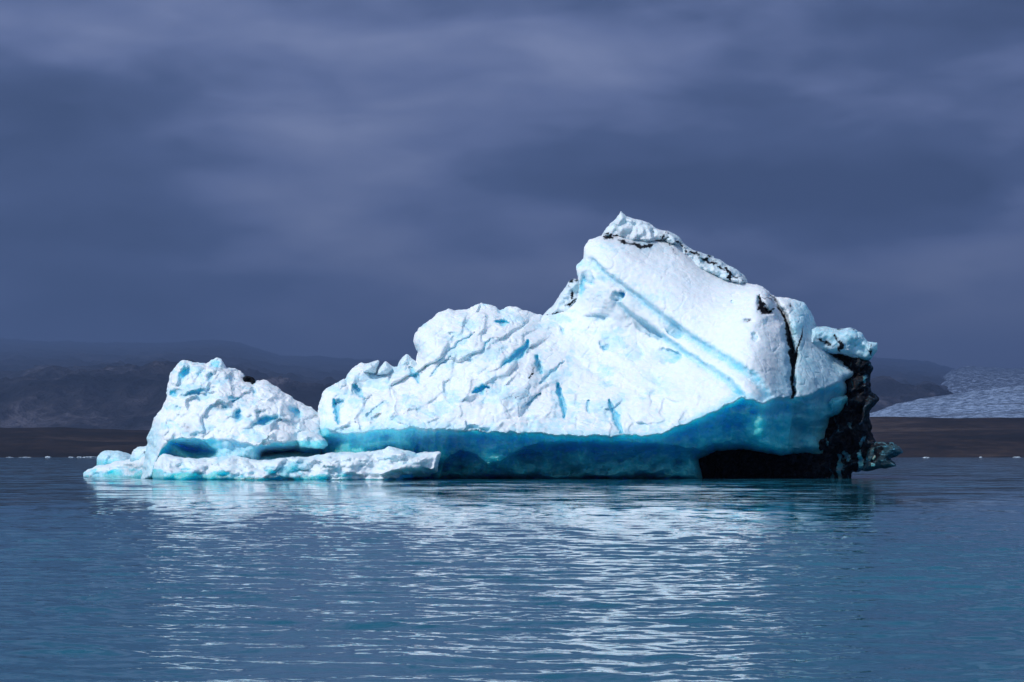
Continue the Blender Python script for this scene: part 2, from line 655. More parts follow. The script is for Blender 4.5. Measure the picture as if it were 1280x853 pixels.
def build_land():
    # brown moraine shore
    m_sh = rock_mat('moraine_soil', [(0.36, (0.002, 0.002, 0.0025)), (0.47, (0.007, 0.005, 0.005)), (0.54, (0.020, 0.0125, 0.010)), (0.62, (0.050, 0.035, 0.028))], 0.012, (0.5, 0.5, 3.0))

    def h_shore(X, Y):
        u = X / Y * FPX + CX
        crest = curve(u, [(-400, 531), (0, 535.5), (70, 535), (110, 538), (190, 538.5), (400, 545), (800, 540), (1060, 524), (1280, 523), (1700, 519)])
        top = px_el(crest) * 2000 + HCAM
        t = sstep(1400, 1650, Y) * 0.55 + sstep(1600, 2000, Y) * 0.45
        nz = fbm(X / 90, Y / 90, 0.3, 5) * 3.2 + fbm(X / 300, Y / 200, 4.1, 3) * 3.5
        return -2.5 + (top + 2.5) * t + nz * t * (1 - sstep(1880, 2000, Y) * 0.75) - sstep(2000, 2500, Y) * (top + 6)

    ys = np.concatenate([np.linspace(1385, 2020, 150), np.linspace(2040, 2550, 20)])
    o = height_sheet('shore', ys, (2600, 3600), h_shore, m_sh, 900)
    tag(o, kind='structure')

    # dark mountains, steep faces first and then rising away into the haze
    m_mt = rock_mat('basalt_slope', [(0.36, (0.003, 0.005, 0.010)), (0.46, (0.010, 0.013, 0.022)), (0.55, (0.026, 0.026, 0.036)), (0.64, (0.090, 0.086, 0.110))], 0.0050, (1, 0.6, 1.6), 1.0, 60)

    def h_mount(X, Y):
        u = X / Y * FPX + CX
        lower = curve(u, [(-500, 486), (0, 488), (120, 482), (230, 476), (330, 492), (420, 506), (520, 520), (760, 520), (980, 505), (1100, 500), (1175, 503), (1240, 523), (1700, 545)])
        upper = curve(u, [(-500, 410), (0, 424), (120, 428), (200, 428), (260, 425), (300, 428), (350, 444), (420, 447), (520, 452), (800, 450), (1000, 446), (1080, 446), (1160, 452), (1230, 470), (1320, 500), (1700, 520)])
        gul = fbm(X / 420 + 0.5 * fbm(Y / 600, X / 900, 0, 2), Y / 1500, 2.2, 5, 0.55, ridged=True)
        zl = px_el(lower) * 4600
        zu = px_el(upper) * 20500
        t1 = sstep(3300, 4900, Y)
        t2 = np.clip((Y - 4700) / (20500 - 4700), 0, 1)
        z = zl * t1 + (zu - zl) * t2 ** 1.15 * t1
        z = z + gul * 30 * t1 * (1 - 0.7 * t2) + fbm(X / 160, Y / 260, 7.7, 5, .6) * 20 * t1 * (1 - .6 * t2)
        return z - 8 - (1 - sstep(3200, 3500, Y)) * 5

    ys = np.concatenate([np.linspace(3150, 5200, 130), np.geomspace(5260, 21800, 130)])
    o = height_sheet('mountain', ys, (2600, 8500), h_mount, m_mt, 900)
    tag(o, kind='structure')

    # glacier tongue and icefall on the right
    m, k, bs = new_mat('glacier_surface')
    pos = k.n('ShaderNodeNewGeometry').outputs['Position']
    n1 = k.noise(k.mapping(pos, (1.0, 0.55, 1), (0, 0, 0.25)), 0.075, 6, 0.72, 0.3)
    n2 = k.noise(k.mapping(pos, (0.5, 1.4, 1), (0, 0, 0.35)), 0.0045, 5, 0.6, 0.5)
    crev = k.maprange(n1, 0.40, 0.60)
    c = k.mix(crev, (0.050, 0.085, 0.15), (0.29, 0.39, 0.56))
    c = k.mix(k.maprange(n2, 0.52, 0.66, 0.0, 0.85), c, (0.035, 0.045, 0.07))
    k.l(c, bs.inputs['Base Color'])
    bs.inputs['Roughness'].default_value = 0.8
    b = k.n('ShaderNodeBump')
    b.inputs['Strength'].default_value = 0.8
    b.inputs['Distance'].default_value = 3
    k.l(n1, b.inputs['Height'])
    k.l(b.outputs[0], bs.inputs['Normal'])

    def h_glac(X, Y):
        u = X / Y * FPX + CX
        foot, top = 528.0, curve(u, [(900, 535), (1040, 527), (1090, 516), (1120, 504), (1150, 498), (1200, 491), (1280, 483), (1400, 478), (1800, 470)])
        t = np.clip((Y - 2900) / 1500, 0, 1)
        z = (px_el(foot) * 2900 * (1 - t) + px_el(top) * 4400 * t)
        z = z + (fbm(X / 26, Y / 60, 1.1, 4, 0.6, ridged=True) * .9 + fbm(X / 130, Y / 300, 3.3, 3) * 5) * sstep(2900, 3100, Y)
        return z - sstep(4400, 4700, Y) * 60 - (1 - sstep(1015, 1085, u)) * 40

    t = np.linspace(0, 1, 420)
    ys = np.concatenate([np.linspace(2880, 4420, 220), np.linspace(4440, 4750, 12)])
    Y, T = np.meshgrid(ys, t)
    X = (1010 + T * 700 - CX) / FPX * Y
    Z = h_glac(X, Y)
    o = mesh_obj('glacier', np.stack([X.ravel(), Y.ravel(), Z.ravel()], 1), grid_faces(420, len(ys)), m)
    tag(o, kind='structure')

    # snow covered hill behind it
    m2, k, bs = new_mat('snowy_rock')
    pos = k.n('ShaderNodeNewGeometry').outputs['Position']
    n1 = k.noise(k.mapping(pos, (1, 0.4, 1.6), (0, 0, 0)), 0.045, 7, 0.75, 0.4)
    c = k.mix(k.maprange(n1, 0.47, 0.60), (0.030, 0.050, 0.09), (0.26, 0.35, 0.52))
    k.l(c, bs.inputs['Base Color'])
    bs.inputs['Roughness'].default_value = 0.85

    def h_snow(X, Y):
        u = X / Y * FPX + CX
        top = curve(u, [(1080, 500), (1150, 497), (1172, 476), (1190, 462), (1212, 457), (1240, 459), (1265, 461), (1290, 458), (1400, 448), (1700, 440)])
        foot = curve(u, [(1080, 505), (1150, 502), (1200, 496), (1280, 488), (1400, 484), (1700, 476)])
        t = np.clip((Y - 5000) / 8000, 0, 1)
        z = px_el(foot) * 4800 * (1 - t) + px_el(top) * 13000 * t
        return z + (fbm(X / 110, Y / 300, 5.1, 5, 0.55, ridged=True) * 5) * sstep(0, 0.1, t) - 6

    ys = np.concatenate([np.geomspace(4950, 13000, 170), [13200, 13600]])
    Y, T = np.meshgrid(ys, np.linspace(0, 1, 360))
    X = (1085 + T * 615 - CX) / FPX * Y
    Z = h_snow(X, Y) - (Y > 13050) * 400
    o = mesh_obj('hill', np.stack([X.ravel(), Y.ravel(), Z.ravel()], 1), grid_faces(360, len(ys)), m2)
    tag(o, kind='structure')

    # wide low ground beneath everything, out to the horizon
    s = 22000
    g = 48
    xs = np.linspace(-s, s, g)
    X, Y = np.meshgrid(xs, xs, indexing='ij')
    R = np.hypot(X, Y)
    Z = -6 + 26 * sstep(4300, 7000, R) + fbm(X / 1500, Y / 1500, 0.5, 3) * 8 * sstep(4300, 7000, R) - 30 * (sstep(2500, 3500, Y) * (np.abs(X) < 7500))
    o = mesh_obj('ground', np.stack([X.ravel(), Y.ravel(), Z.ravel()], 1), grid_faces(g, g), m_sh)
    tag(o, kind='structure')


def build_haze():
    x0, x1, y0, y1, z0, z1 = -23000, 23000, -22900, 23500, -50, 1130
    v = [(x, y, z) for x in (x0, x1) for y in (y0, y1) for z in (z0, z1)]
    f = [(0, 1, 3, 2), (4, 6, 7, 5), (0, 4, 5, 1), (2, 3, 7, 6), (0, 2, 6, 4), (1, 5, 7, 3)]
    m = bpy.data.materials.new('haze_air')
    m.use_nodes = True
    nt = m.node_tree
    nt.nodes.clear()
    out = nt.nodes.new('ShaderNodeOutputMaterial')
    pv = nt.nodes.new('ShaderNodeVolumePrincipled')
    pv.inputs['Color'].default_value = (0.40, 0.60, 1.0, 1)
    pv.inputs['Density'].default_value = 1.2e-4
    pv.inputs['Anisotropy'].default_value = 0.55
    nt.links.new(pv.outputs[0], out.inputs['Volume'])
    o = mesh_obj('haze', v, f, m, smooth=False)
    tag(o, kind='stuff')


# ------------------------------------------------------------------ the iceberg
VOX, VD = 1.2, 0.08


def build_part(name, poly, front, mid, back, parent, mat=None, rnd=10.0, rough=1.0, jag=2.0, attrs=None, relaxn=1, vox=VOX, vd=VD, holes=None):
    """one solid block of ice: outline (photo pixels at its own distance), front relief, depth of the outline, thickness behind it"""
    P = np.array(poly, float)
    x0, y0 = P.min(0) - 6
    x1, y1 = P.max(0) + 6
    px = np.arange(x0, x1 + vox, vox)
    py = np.arange(y0, y1 + vox, vox)
    PX, PY = np.meshgrid(px, py, indexing='ij')
    jx = PX + jag * fbm(PX / 13, PY / 13, 2.2, 3, 0.6)
    jy = PY + jag * fbm(PX / 13, PY / 13, 7.9, 3, 0.6)
    d = poly_sd(jx, jy, poly)
    M = mid(PX, PY) if callable(mid) else np.full(PX.shape, float(mid))
    F = front(PX, PY, d)
    q = np.clip(d / rnd, 0, 1)
    rr = np.sqrt(np.clip(1 - (1 - q) ** 2, 0, 1))
    F = M + (F - M) * rr
    q2 = np.clip(d / (rnd * 4), 0, 1)
    B = M + back * np.sqrt(np.clip(1 - (1 - q2) ** 2, 0, 1)) * (1 + 0.25 * fbm(PX / 45, PY / 45, 3.3, 3)) + 0.12
    F = np.minimum(F, B - 0.10)
    gx, gy = np.gradient(F, vox * 0.0416)
    nf = 1 / np.sqrt(1 + gx ** 2 + gy ** 2)
    ds = np.arange(F[d > 0].min() - 3 * vd, B[d > 0].max() + 3 * vd, vd)
    f = np.maximum((F[..., None] - ds) * nf[..., None], ds - B[..., None])
    f = np.maximum(f, (-d * 0.0416)[..., None]).astype(np.float32)
    f[0], f[-1], f[:, 0], f[:, -1], f[:, :, 0], f[:, :, -1] = (1.0,) * 6
    v, q = surface_nets(f)
    del f
    v = relax(v, q, relaxn, 0.25)
    vx, vy, vz = x0 + v[:, 0] * vox, y0 + v[:, 1] * vox, ds[0] + v[:, 2] * vd
    # attributes, looked up where the vertex lies on the face
    at = {}
    ii = np.clip(np.rint(v[:, 0]).astype(int), 0, len(px) - 1)
    jj = np.clip(np.rint(v[:, 1]).astype(int), 0, len(py) - 1)
    side = sstep(0.6, 2.5, vz - F[ii, jj])
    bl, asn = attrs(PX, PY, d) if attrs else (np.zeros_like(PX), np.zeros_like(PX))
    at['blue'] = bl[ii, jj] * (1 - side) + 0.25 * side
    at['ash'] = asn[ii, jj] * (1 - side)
    Yw = YB + vz
    w_ = np.stack([(vx - CX) / FPX * Yw, Yw, HCAM + (HOR - vy) / FPX * Yw], 1)
    nrm = vnormals(w_, q)
    x, y, z = w_[:, 0], w_[:, 1], w_[:, 2]
    f1, f2, cid = worley(x * 1.25, y * 1.25, z * 1.25, 1)
    g1, g2, cid2 = worley(x * 3.3, y * 3.3, z * 3.3, 2)
    ro = rough(vx, vy) if callable(rough) else rough
    disp = 0.13 * fbm(x / 1.9, y / 1.9, z / 1.9, 3, 0.5)  \
        - 0.022 * (0.5 - g1) + 0.05 * fbm(x * 2.4, y * 2.4, z * 2.4, 3, 0.6) - 0.10 * (1 - sstep(0, 0.10, f2 - f1)) * sstep(0.45, 0.6, cid)
    w_ = w_ + nrm * (disp * ro)[:, None]
    o = mesh_obj(name, w_, q, mat or M_ICE, parent, attrs=at)
    return o


def dent(px, py, cx, cy, rx, ry, ang=0.0):
    c, s = math.cos(math.radians(ang)), math.sin(math.radians(ang))
    a = ((px - cx) * c + (py - cy) * s) / rx
    b = (-(px - cx) * s + (py - cy) * c) / ry
    return np.exp(-(a * a + b * b))


def crack(px, py, pts, wd):
    b, s, t = line_d(px, py, pts)
    taper = 0.35 + 0.65 * np.sin(np.clip(t, 0.02, 0.98) * math.pi)
    return np.exp(-(b / (wd * taper)) ** 2)


BODY = [(395, 604), (396, 540), (398, 508), (405, 489), (414, 482), (423, 477), (430, 474), (440, 460), (452, 454), (467, 453), (474, 451), (471, 464), (477, 458),
        (482, 452), (490, 460), (497, 459), (499, 452), (508, 443), (514, 448), (520, 453), (523, 440), (518, 424), (520, 417), (530, 407), (550, 391), (561, 386),
        (575, 388), (587, 387), (595, 381), (603, 378.5), (615, 381), (625, 388), (632, 383.5), (647, 385), (662, 390), (677, 395), (690, 395), (708, 388),
        (720, 378), (722.5, 368), (725, 352), (721, 334), (729, 324), (731, 309), (737, 301), (752, 294), (775, 292), (810, 296), (846, 300), (868, 324),
        (892, 338), (920, 349), (933, 354), (946, 356), (955, 360.5), (964, 368), (971, 371), (987, 373.5), (1005, 379.5), (1013, 389), (1021, 408), (1030, 428), (1045, 446),
        (1062, 458), (1069, 467), (1056, 477), (1064, 498), (1050, 517), (1036, 523), (1031, 548), (1029, 568), (1002, 566), (971, 569.5), (936, 562), (895, 564),
        (873, 574), (880, 604)]
LIP = [(395, 533), (425, 540), (448, 541), (481, 536), (511, 535), (560, 537), (609, 539), (633, 540), (689, 543), (728, 545), (777, 544), (810, 544), (838, 538), (850, 531), (869, 524),
       (900, 510), (928, 496), (942, 499), (953, 504), (962, 500), (986, 498.5), (1012, 493), (1037, 482.5), (1056, 474), (1070, 467)]
LIP2 = [(395, 640), (535, 640), (548, 600), (556, 574), (575, 562), (596, 570), (609, 578), (626, 574), (651, 561), (686, 552), (760, 551), (830, 555), (873, 561), (899, 566), (930, 640), (1100, 640)]
body_up = tps([(400, 545, -2.2), (440, 541, -3.4), (481, 536, -4.3), (560, 537, -5), (633, 539, -5.5), (728, 545, -6), (810, 545, -6), (869, 523, -5.6), (928, 495, -5.4),
               (940, 490, -5.5), (961, 500, -5.0), (988, 498, -3.4), (1037, 482, -.7), (1069, 467, 1.7),
               (405, 490, 0), (440, 460, .6), (508, 443, 1.6), (520, 420, 1.6), (560, 386, 3), (603, 378, 3.2), (647, 385, 3.4), (690, 393, 4), (724, 352, 3.2), (731, 309, 3.6),
               (776, 265, 6), (850, 295, 5.5), (933, 352, 3.4), (1005, 380, 1.9), (1021, 408, 2.6), (1045, 446, 2.4),
               (560, 460, -1.2), (545, 430, .1), (600, 430, .0), (640, 470, -2.0), (640, 420, .9), (700, 440, .8), (700, 495, -2.5), (755, 440, .5), (800, 425, .1), (830, 450, -1.0), (780, 500, -3.5),
               (850, 485, -3.5), (740, 350, 2.1), (760, 310, 3.0), (800, 340, 1.7), (850, 360, 1.1), (900, 380, .3), (900, 430, -2), (860, 410, -.8), (932, 450, -4.0), (945, 410, -2.4), (955, 372, -.9),
               (972, 385, .3), (984, 440, -1.7), (986, 475, -2.8), (1003, 410, .5), (1012, 445, -.5), (1035, 445, 1.2), (1052, 455, 2.0), (1010, 478, -2.2), (450, 500, -1.3), (500, 490, -1.8)])
body_mid = tps([(400, 500, .8), (440, 460, 1.2), (520, 420, 2.4), (560, 386, 3.3), (603, 378, 3.5), (690, 393, 4.2), (724, 352, 3.5), (731, 309, 4), (776, 265, 6), (850, 295, 5.8), (933, 352, 3.8),
                (1005, 380, 2.5), (1021, 408, 3.0), (1069, 467, 2.4), (1060, 498, 2.4), (1036, 525, 2.4), (1029, 569, 2.2), (936, 562, 1.4), (873, 574, 2.2), (640, 600, 5.0), (400, 600, 1.5)])
GA = [(733, 318), (760, 344), (795, 368.6), (824, 392), (849, 412), (895, 441), (943, 471), (962, 499)]
GB = [(762, 368), (787, 392), (815, 411), (846, 434), (880, 456), (911, 476), (930, 497)]
RIFT = [(964, 369), (973, 385), (982, 403), (987, 422), (990, 445), (990, 495)]
BLUE_CRACKS = [([(627, 457), (645, 446), (658, 434), (660, 428)], 4.5, .9), ([(671, 445), (673, 456), (677, 466)], 3.5, .8), ([(592, 491), (602, 486), (610, 484)], 4.5, .9),
               ([(697, 481), (700, 494), (704, 510), (705, 523)], 3.0, .8), ([(761, 500), (767, 515), (773, 530), (778, 544)], 3.5, .7), ([(735, 503), (736, 516)], 2.5, .4),
               ([(418, 500), (421, 513), (423, 530)], 3.0, .7), ([(421, 505), (428, 503)], 4, .5), ([(440, 482), (447, 490), (455, 500)], 3.0, .6), ([(512, 460), (520, 470), (523, 478)], 3.0, .6),
               ([(621, 402), (628, 402), (636, 405)], 3.5, .8), ([(699, 408), (705, 418)], 2.0, .3),
               ([(640, 541), (628, 548)], 3, .3), ([(560, 437), (578, 428), (592, 416)], 2.2, .35), ([(604, 437), (612, 425)], 2.0, .4), ([(538, 470), (556, 452), (570, 440)], 1.5, .25),
               ([(676, 480), (690, 466), (706, 452)], 1.6, .35), ([(460, 520), (474, 508), (486, 500)], 2.0, .3), ([(652, 512), (664, 500), (676, 492)], 2.0, .4)]
FLOW = [[(690, 425), (730, 450), (770, 472), (820, 500), (850, 530)], [(700, 410), (745, 436), (790, 462)], [(705, 440), (750, 466), (800, 498)]]
SCOOPS = [(840, 411, 17, 8, 42, .75), (832, 445, 22, 10, 8, .75), (806, 409, 30, 7, 34, .6), (772, 371, 12, 7, -20, 1.0), (756, 430, 8, 8, 80, .7), (742, 397, 16, 6, 0, .2), (735, 345, 16, 8, 60, .6), (792, 440, 16, 12, 30, .3), (812, 470, 16, 7, 30, .3), (875, 455, 10, 5, 30, .25)]
POCKETS = [(915, 377, 3, 2.2, -30, .35), (944, 422, 4, 6, 0, .3), (747, 397, 14, 5, 0, .3),
           (728, 358, 5, 16, 12, .8), (726, 330, 5, 7, 0, .4)]
ASH_PK = [(934, 401, 7, 2.2, 0, .40)]


def body_front(px, py, d):
    D = body_up(px, py)
    # tilted slabs of the rugged left part
    rug = sstep(720, 650, px) * sstep(398, 425, px)
    wx, wy = warp(px, py, 9, 45)
    a, b = (wx * 0.80 - wy * 0.60), (wx * 0.60 + wy * 0.80)
    D = D - rug * facets(a / 58, b / 25, 5, .55, .85, 0.09)
    D = D - rug * facets(a / 25, b / 14, 15, 0.16, 0.40, 0.10)
    D = D - (sstep(560, 480, px) * .8 + 0.7 * sstep(465, 515, py) * sstep(880, 840, px) * sstep(640, 700, px)) * facets(wx / 27, wy / 23, 8, 0.42, 0.7, .07)
    D = D - 0.10 * facets(wx / 40, wy / 30, 9, 0.6, 1.6, 0.3) * sstep(680, 720, px)
    D = D + 0.035 * fbm((px * .80 + py * .60) / 45, (-px * .60 + py * .80) / 9, 2.9, 4, .6) * sstep(690, 730, px) + .03 * fbm(px / 7, py / 6, 3.9, 3, .6)
    # the two long parallel grooves and the strip between them
    gx_, gy_ = warp(px, py, 1.3, 11, 2)
    bA, sA, tA = line_d(gx_, gy_, GA)
    bB, sB, tB = line_d(gx_, gy_, GB)
    ina = sstep(0.0, 0.05, tA) * (1 - sstep(0.995, 1.0, tA))
    wA = 3.0 + 3.5 * tA
    D = D + ina * (0.36 * np.exp(-(sA / np.where(sA > 0, wA * .9, wA * 1.9)) ** 2))
    D = D + 0.32 * sstep(wA * 1.0, -wA * 1.0, sA) * np.exp(-np.clip(-sA, 0, 99) / 22) * ina
    D = D + 0.30 * np.exp(-(sB / ((2.2 + 2.6 * tB) * np.where(sB > 0, .9, 1.9))) ** 2) * sstep(0.0, 0.08, tB)
    D = D + 0.45 * sstep(4.5, -4.5, sB) * np.exp(-np.clip(-sB, 0, 99) / 30) * sstep(0, 0.1, tB) * (1 - sstep(0.97, 1, tB))
    D = D + 0.8 * dent(px, py, 800, 420, 42, 20, 25)
    wx, wy = warp(px, py, 2.6, 9)
    for cx, cy, rx, ry, an, dp in SCOOPS:
        D = D + dp * scoop(px + (wx - px) * .9, py + (wy - py) * .9, cx, cy, rx, ry, an)
    for cx, cy, rx, ry, an, dp in POCKETS:
        D = D + 0.7 * dp * sstep(.15, .7, dent(wx, wy, cx, cy, rx, ry, an))
    for cx, cy, rx, ry, an, dp in ASH_PK:
        D = D + 0.9 * dp * dent(px, py, cx, cy, rx, ry, an)
    D = D + 0.8 * crack(px, py, [(948, 371), (950, 380), (956, 388), (964, 391)], 4.5) - 0.35 * dent(px, py, 960, 378, 6, 8, -20)
    for pts, wd, dp in BLUE_CRACKS:
        D = D + 0.75 * dp * sstep(0.1, 0.9, crack(wx, wy, pts, wd * 1.15))
        bq, sq, tq = line_d(wx, wy, pts)
        D = D + 0.3 * dp * sstep(-1.5, 1.5, sq) * np.exp(-bq / 14) * np.sin(np.clip(tq, 0, 1) * math.pi)
    for pts in FLOW:
        bF, sF, tF = line_d(*warp(px, py, 4.0, 18, 9), pts)
        D = D + 0.20 * sstep(4, -4, sF) * np.exp(-bF / 16) * np.sin(np.clip(tF, 0, 1) * math.pi)
    # the rift between the big slope and the right hand facet
    wx, wy = warp(px, py, 3.5, 12, 5)
    bR, sR, tR = line_d(wx, wy, RIFT)
    D = D - 0.45 * sstep(1.0, -3.0, sR) * np.exp(-bR / 20) * sstep(0, .2, tR)
    D = D + 1.3 * np.exp(-(bR / (3.0 + 3.0 * np.sin(tR * 3.14))) ** 2)
    # melt ripples in the facet
    D = D + 0.10 * np.sin((px * 0.5 + py) / 5 + 2 * fbm(px / 30, py / 30, 0, 2)) * sstep(900, 990, px) * sstep(440, 400, py + 0 * px) * 0.6
    # undercut
    jl = 3.0 * fbm(px / 17, px * 0 + 3.3, 1.2, 3, 0.6)
    t = py - (curve(px, LIP) + jl)
    A = curve(px, [(395, .8), (440, 1.4), (500, 1.7), (545, 2.2), (590, 1.8), (700, 1.9), (850, 2.0), (930, 2.3), (990, 2.5), (1040, 2.0), (1070, .8)])
    tau = curve(px, [(395, 8), (520, 12), (600, 16), (760, 18), (850, 24), (930, 34), (1000, 36), (1070, 16)])
    tp = np.clip(t, 0, None)
    D = np.where(t > 0, body_up(px, curve(px, LIP)) + A * (1 - np.exp(-tp / tau)) + 0.010 * tp
                 + (0.55 * fbm(px / 34, py / 20, 4.4, 4) + 0.35 * fbm(px / 16, py / 60, 9.4, 3) - facets(px / 48, py / 26, 61, .7, 1.4, .25)) * sstep(0, 12, t), D)
    # a blunt step across the blue face under the right facet
    D = D + 1.1 * sstep(0, 10, py - curve(px, [(985, 560), (990, 522), (1012, 526), (1036, 519), (1050, 519)])) * sstep(972, 1004, px)
    D = D - 0.8 * dent(px, py, 958, 545, 20, 30, -30) - 0.5 * dent(px, py, 1018, 508, 16, 9, -18)
    # deep cave behind the second edge
    t2 = py - (curve(px, LIP2) + 0.7 * jl)
    t2p = np.clip(t2, 0, None)
    D = D + np.where(t2 > 0, 1.8 * (1 - np.exp(-t2p / 4)) + 0.7 * fbm(px / 30, py / 18, 2.4, 4), 0)
    return D


def body_attrs(px, py, d):
    t = py - (curve(px, LIP) + 3.0 * fbm(px / 17, px * 0 + 3.3, 1.2, 3, 0.6))
    blue = np.maximum(sstep(-2.0, 5, t) * (0.74 + 0.26 * sstep(10, 30, t)), .34 * sstep(-12 - 8 * fbm(px / 14, py / 14, 5.2, 3), 2, t))
    gx_, gy_ = warp(px, py, 1.3, 11, 2)
    bA, sA, tA = line_d(gx_, gy_, GA)
    bB, sB, tB = line_d(gx_, gy_, GB)
    gv = 0.85 + 0.35 * fbm(px / 16, py / 16, 8.8, 3)
    blue = np.maximum(blue, np.exp(-(bA / (3.2 + 4.0 * tA)) ** 4) * (0.30 + 0.16 * tA) * gv * sstep(0, .06, tA))
    blue = np.maximum(blue, np.exp(-(bB / (2.6 + 3.2 * tB)) ** 4) * (0.26 + 0.20 * tB) * gv * sstep(0, .08, tB))
    wx, wy = warp(px, py, 2.6, 9)
    for cx, cy, rx, ry, an, dp in SCOOPS:
        blue = np.maximum(blue, 0.62 * min(1, dp) * scoop(px + (wx - px) * .9, py + (wy - py) * .9, cx, cy, rx, ry, an))
    for cx, cy, rx, ry, an, dp in POCKETS:
        blue = np.maximum(blue, 0.55 * min(1, dp) * sstep(0.15, 0.85, dent(wx, wy, cx, cy, rx, ry, an)))
    for pts, wd, dp in BLUE_CRACKS:
        blue = np.maximum(blue, min(1, dp + .1) * 0.55 * sstep(0.05, 0.8, crack(wx, wy, pts, wd * 1.5)))
    # faint bluish clearer patches in the white crust
    blue = np.maximum(blue, 0.20 * sstep(0.05, 0.55, fbm(px / 32, py / 17, 6.6, 4, 0.6)) * sstep(860, 800, px))
    # the right facet is clearer ice, its tint also deepened to stand for shade
    bR, sR, tR = line_d(px, py, RIFT)
    blue = np.maximum(blue, (0.30 + .10 * fbm(px / 14, py / 20, 2.1, 3)) * sstep(965, 992, px + 0.30 * (py - 430)))
    ash = np.zeros_like(px)
    wx, wy = warp(px, py, 3.5, 12, 5)
    bR, sR, tR = line_d(wx, wy, RIFT)
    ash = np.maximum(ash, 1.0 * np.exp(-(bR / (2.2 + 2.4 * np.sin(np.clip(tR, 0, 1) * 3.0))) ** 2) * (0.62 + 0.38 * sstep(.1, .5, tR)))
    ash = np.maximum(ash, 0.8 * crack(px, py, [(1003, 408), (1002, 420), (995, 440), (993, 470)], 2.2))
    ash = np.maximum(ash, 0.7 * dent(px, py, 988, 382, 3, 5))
    ash = np.maximum(ash, 0.46 * dent(px, py, 970, 466, 22, 36, 0))  # grey smudge left of the rift: ash plus shade put into its colour
    ash = np.maximum(ash, (.42 + .10 * fbm(px / 12, py / 18, 4.2, 3)) * sstep(985, 996, px) * sstep(400, 430, py))  # grey put into the right facet's colour to stand in for shade
    for cx, cy, rx, ry, an, dp in ASH_PK:
        g = dent(*warp(px, py, 3.0, 7), cx, cy, rx, ry, an)
        ash = np.maximum(ash, min(1, dp + .2) * sstep(0.25, 0.6, g) * (1 - .75 * sstep(.7, .95, g)))
    ash = np.maximum(ash, .95 * crack(wx, wy, [(948, 371), (950, 380), (956, 388), (963, 391), (967, 386)], 5.0))
    ash = np.maximum(ash, .6 * crack(wx, wy, [(952, 372), (960, 372), (967, 379)], 3.0))
    for pts, wd, v in (([(752, 295), (775, 301), (800, 309), (822, 304), (838, 296)], 6, .55), ([(846, 300), (868, 322), (892, 336), (930, 352)], 5, .5), ([(835, 302), (846, 318)], 3, .5),
                       ([(662, 473), (668, 461), (672, 452)], 2.5, .6), ([(648, 497), (655, 492)], 2, .5), ([(1020, 408), (1040, 440), (1066, 462)], 5, .7)):
        ash = np.maximum(ash, np.maximum(.46 * crack(wx, wy, pts, wd * 2.6), min(1, 1.35 * v) * crack(wx, wy, pts, wd)) * (0.85 + 0.5 * fbm(px / 9, py / 9, 1.3, 3)))
    # cave wall greyed on the right: ash, with some shade put into the colour
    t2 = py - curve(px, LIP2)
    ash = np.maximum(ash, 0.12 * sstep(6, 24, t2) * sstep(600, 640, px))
    return blue, ash


HUMP = [(176, 604), (182, 566), (184, 553), (186, 540), (195, 520), (208, 499), (209, 483), (214, 467), (222, 457), (228, 452), (234, 451), (244, 453), (258, 455), (264, 451), (271, 447.5), (277, 452),
        (283, 460), (294, 460), (301, 464), (308, 473), (317, 478), (322, 477), (330, 474.5), (340, 480), (355, 491), (372, 502), (390, 511), (404, 520), (408, 548), (407, 604)]
HLIP = [(176, 640), (186, 604), (194, 578), (202, 560), (210, 550), (234, 547.5), (268, 547.5), (296, 551), (322, 557), (348, 554), (370, 552), (388, 550), (408, 548)]
hump_up = tps([(185, 545, -.5), (210, 547, -2.4), (250, 548, -3.2), (300, 551, -3.6), (345, 555, -3.8), (375, 552, -3.2), (405, 548, -1.6), (208, 490, -.4), (229, 453, .8), (271, 449, 1.2), (308, 473, .6),
               (330, 476, .4), (372, 503, .2), (400, 520, 0), (240, 500, -1.3), (290, 500, -1.7), (340, 515, -2.3), (270, 525, -2.6), (230, 475, -.4), (280, 475, -.3)])
H_PK = [(230, 467, 5, 9, 40, .8), (216, 492, 4, 4, 0, .8), (243, 491, 17, 2.5, -14, .6), (298, 520, 5, 9, 0, .7), (333, 526, 17, 5, -14, .9), (270, 456, 7, 5, 20, .6), (263, 471, 4, 7, 0, .4), (292, 499, 8, 3, 10, .5),
        (283, 510, 6, 4, 0, .4), (369, 516, 10, 6, 35, .7), (318, 490, 2, 6, 0, .4), (222, 510, 4, 1.6, -30, .3)]


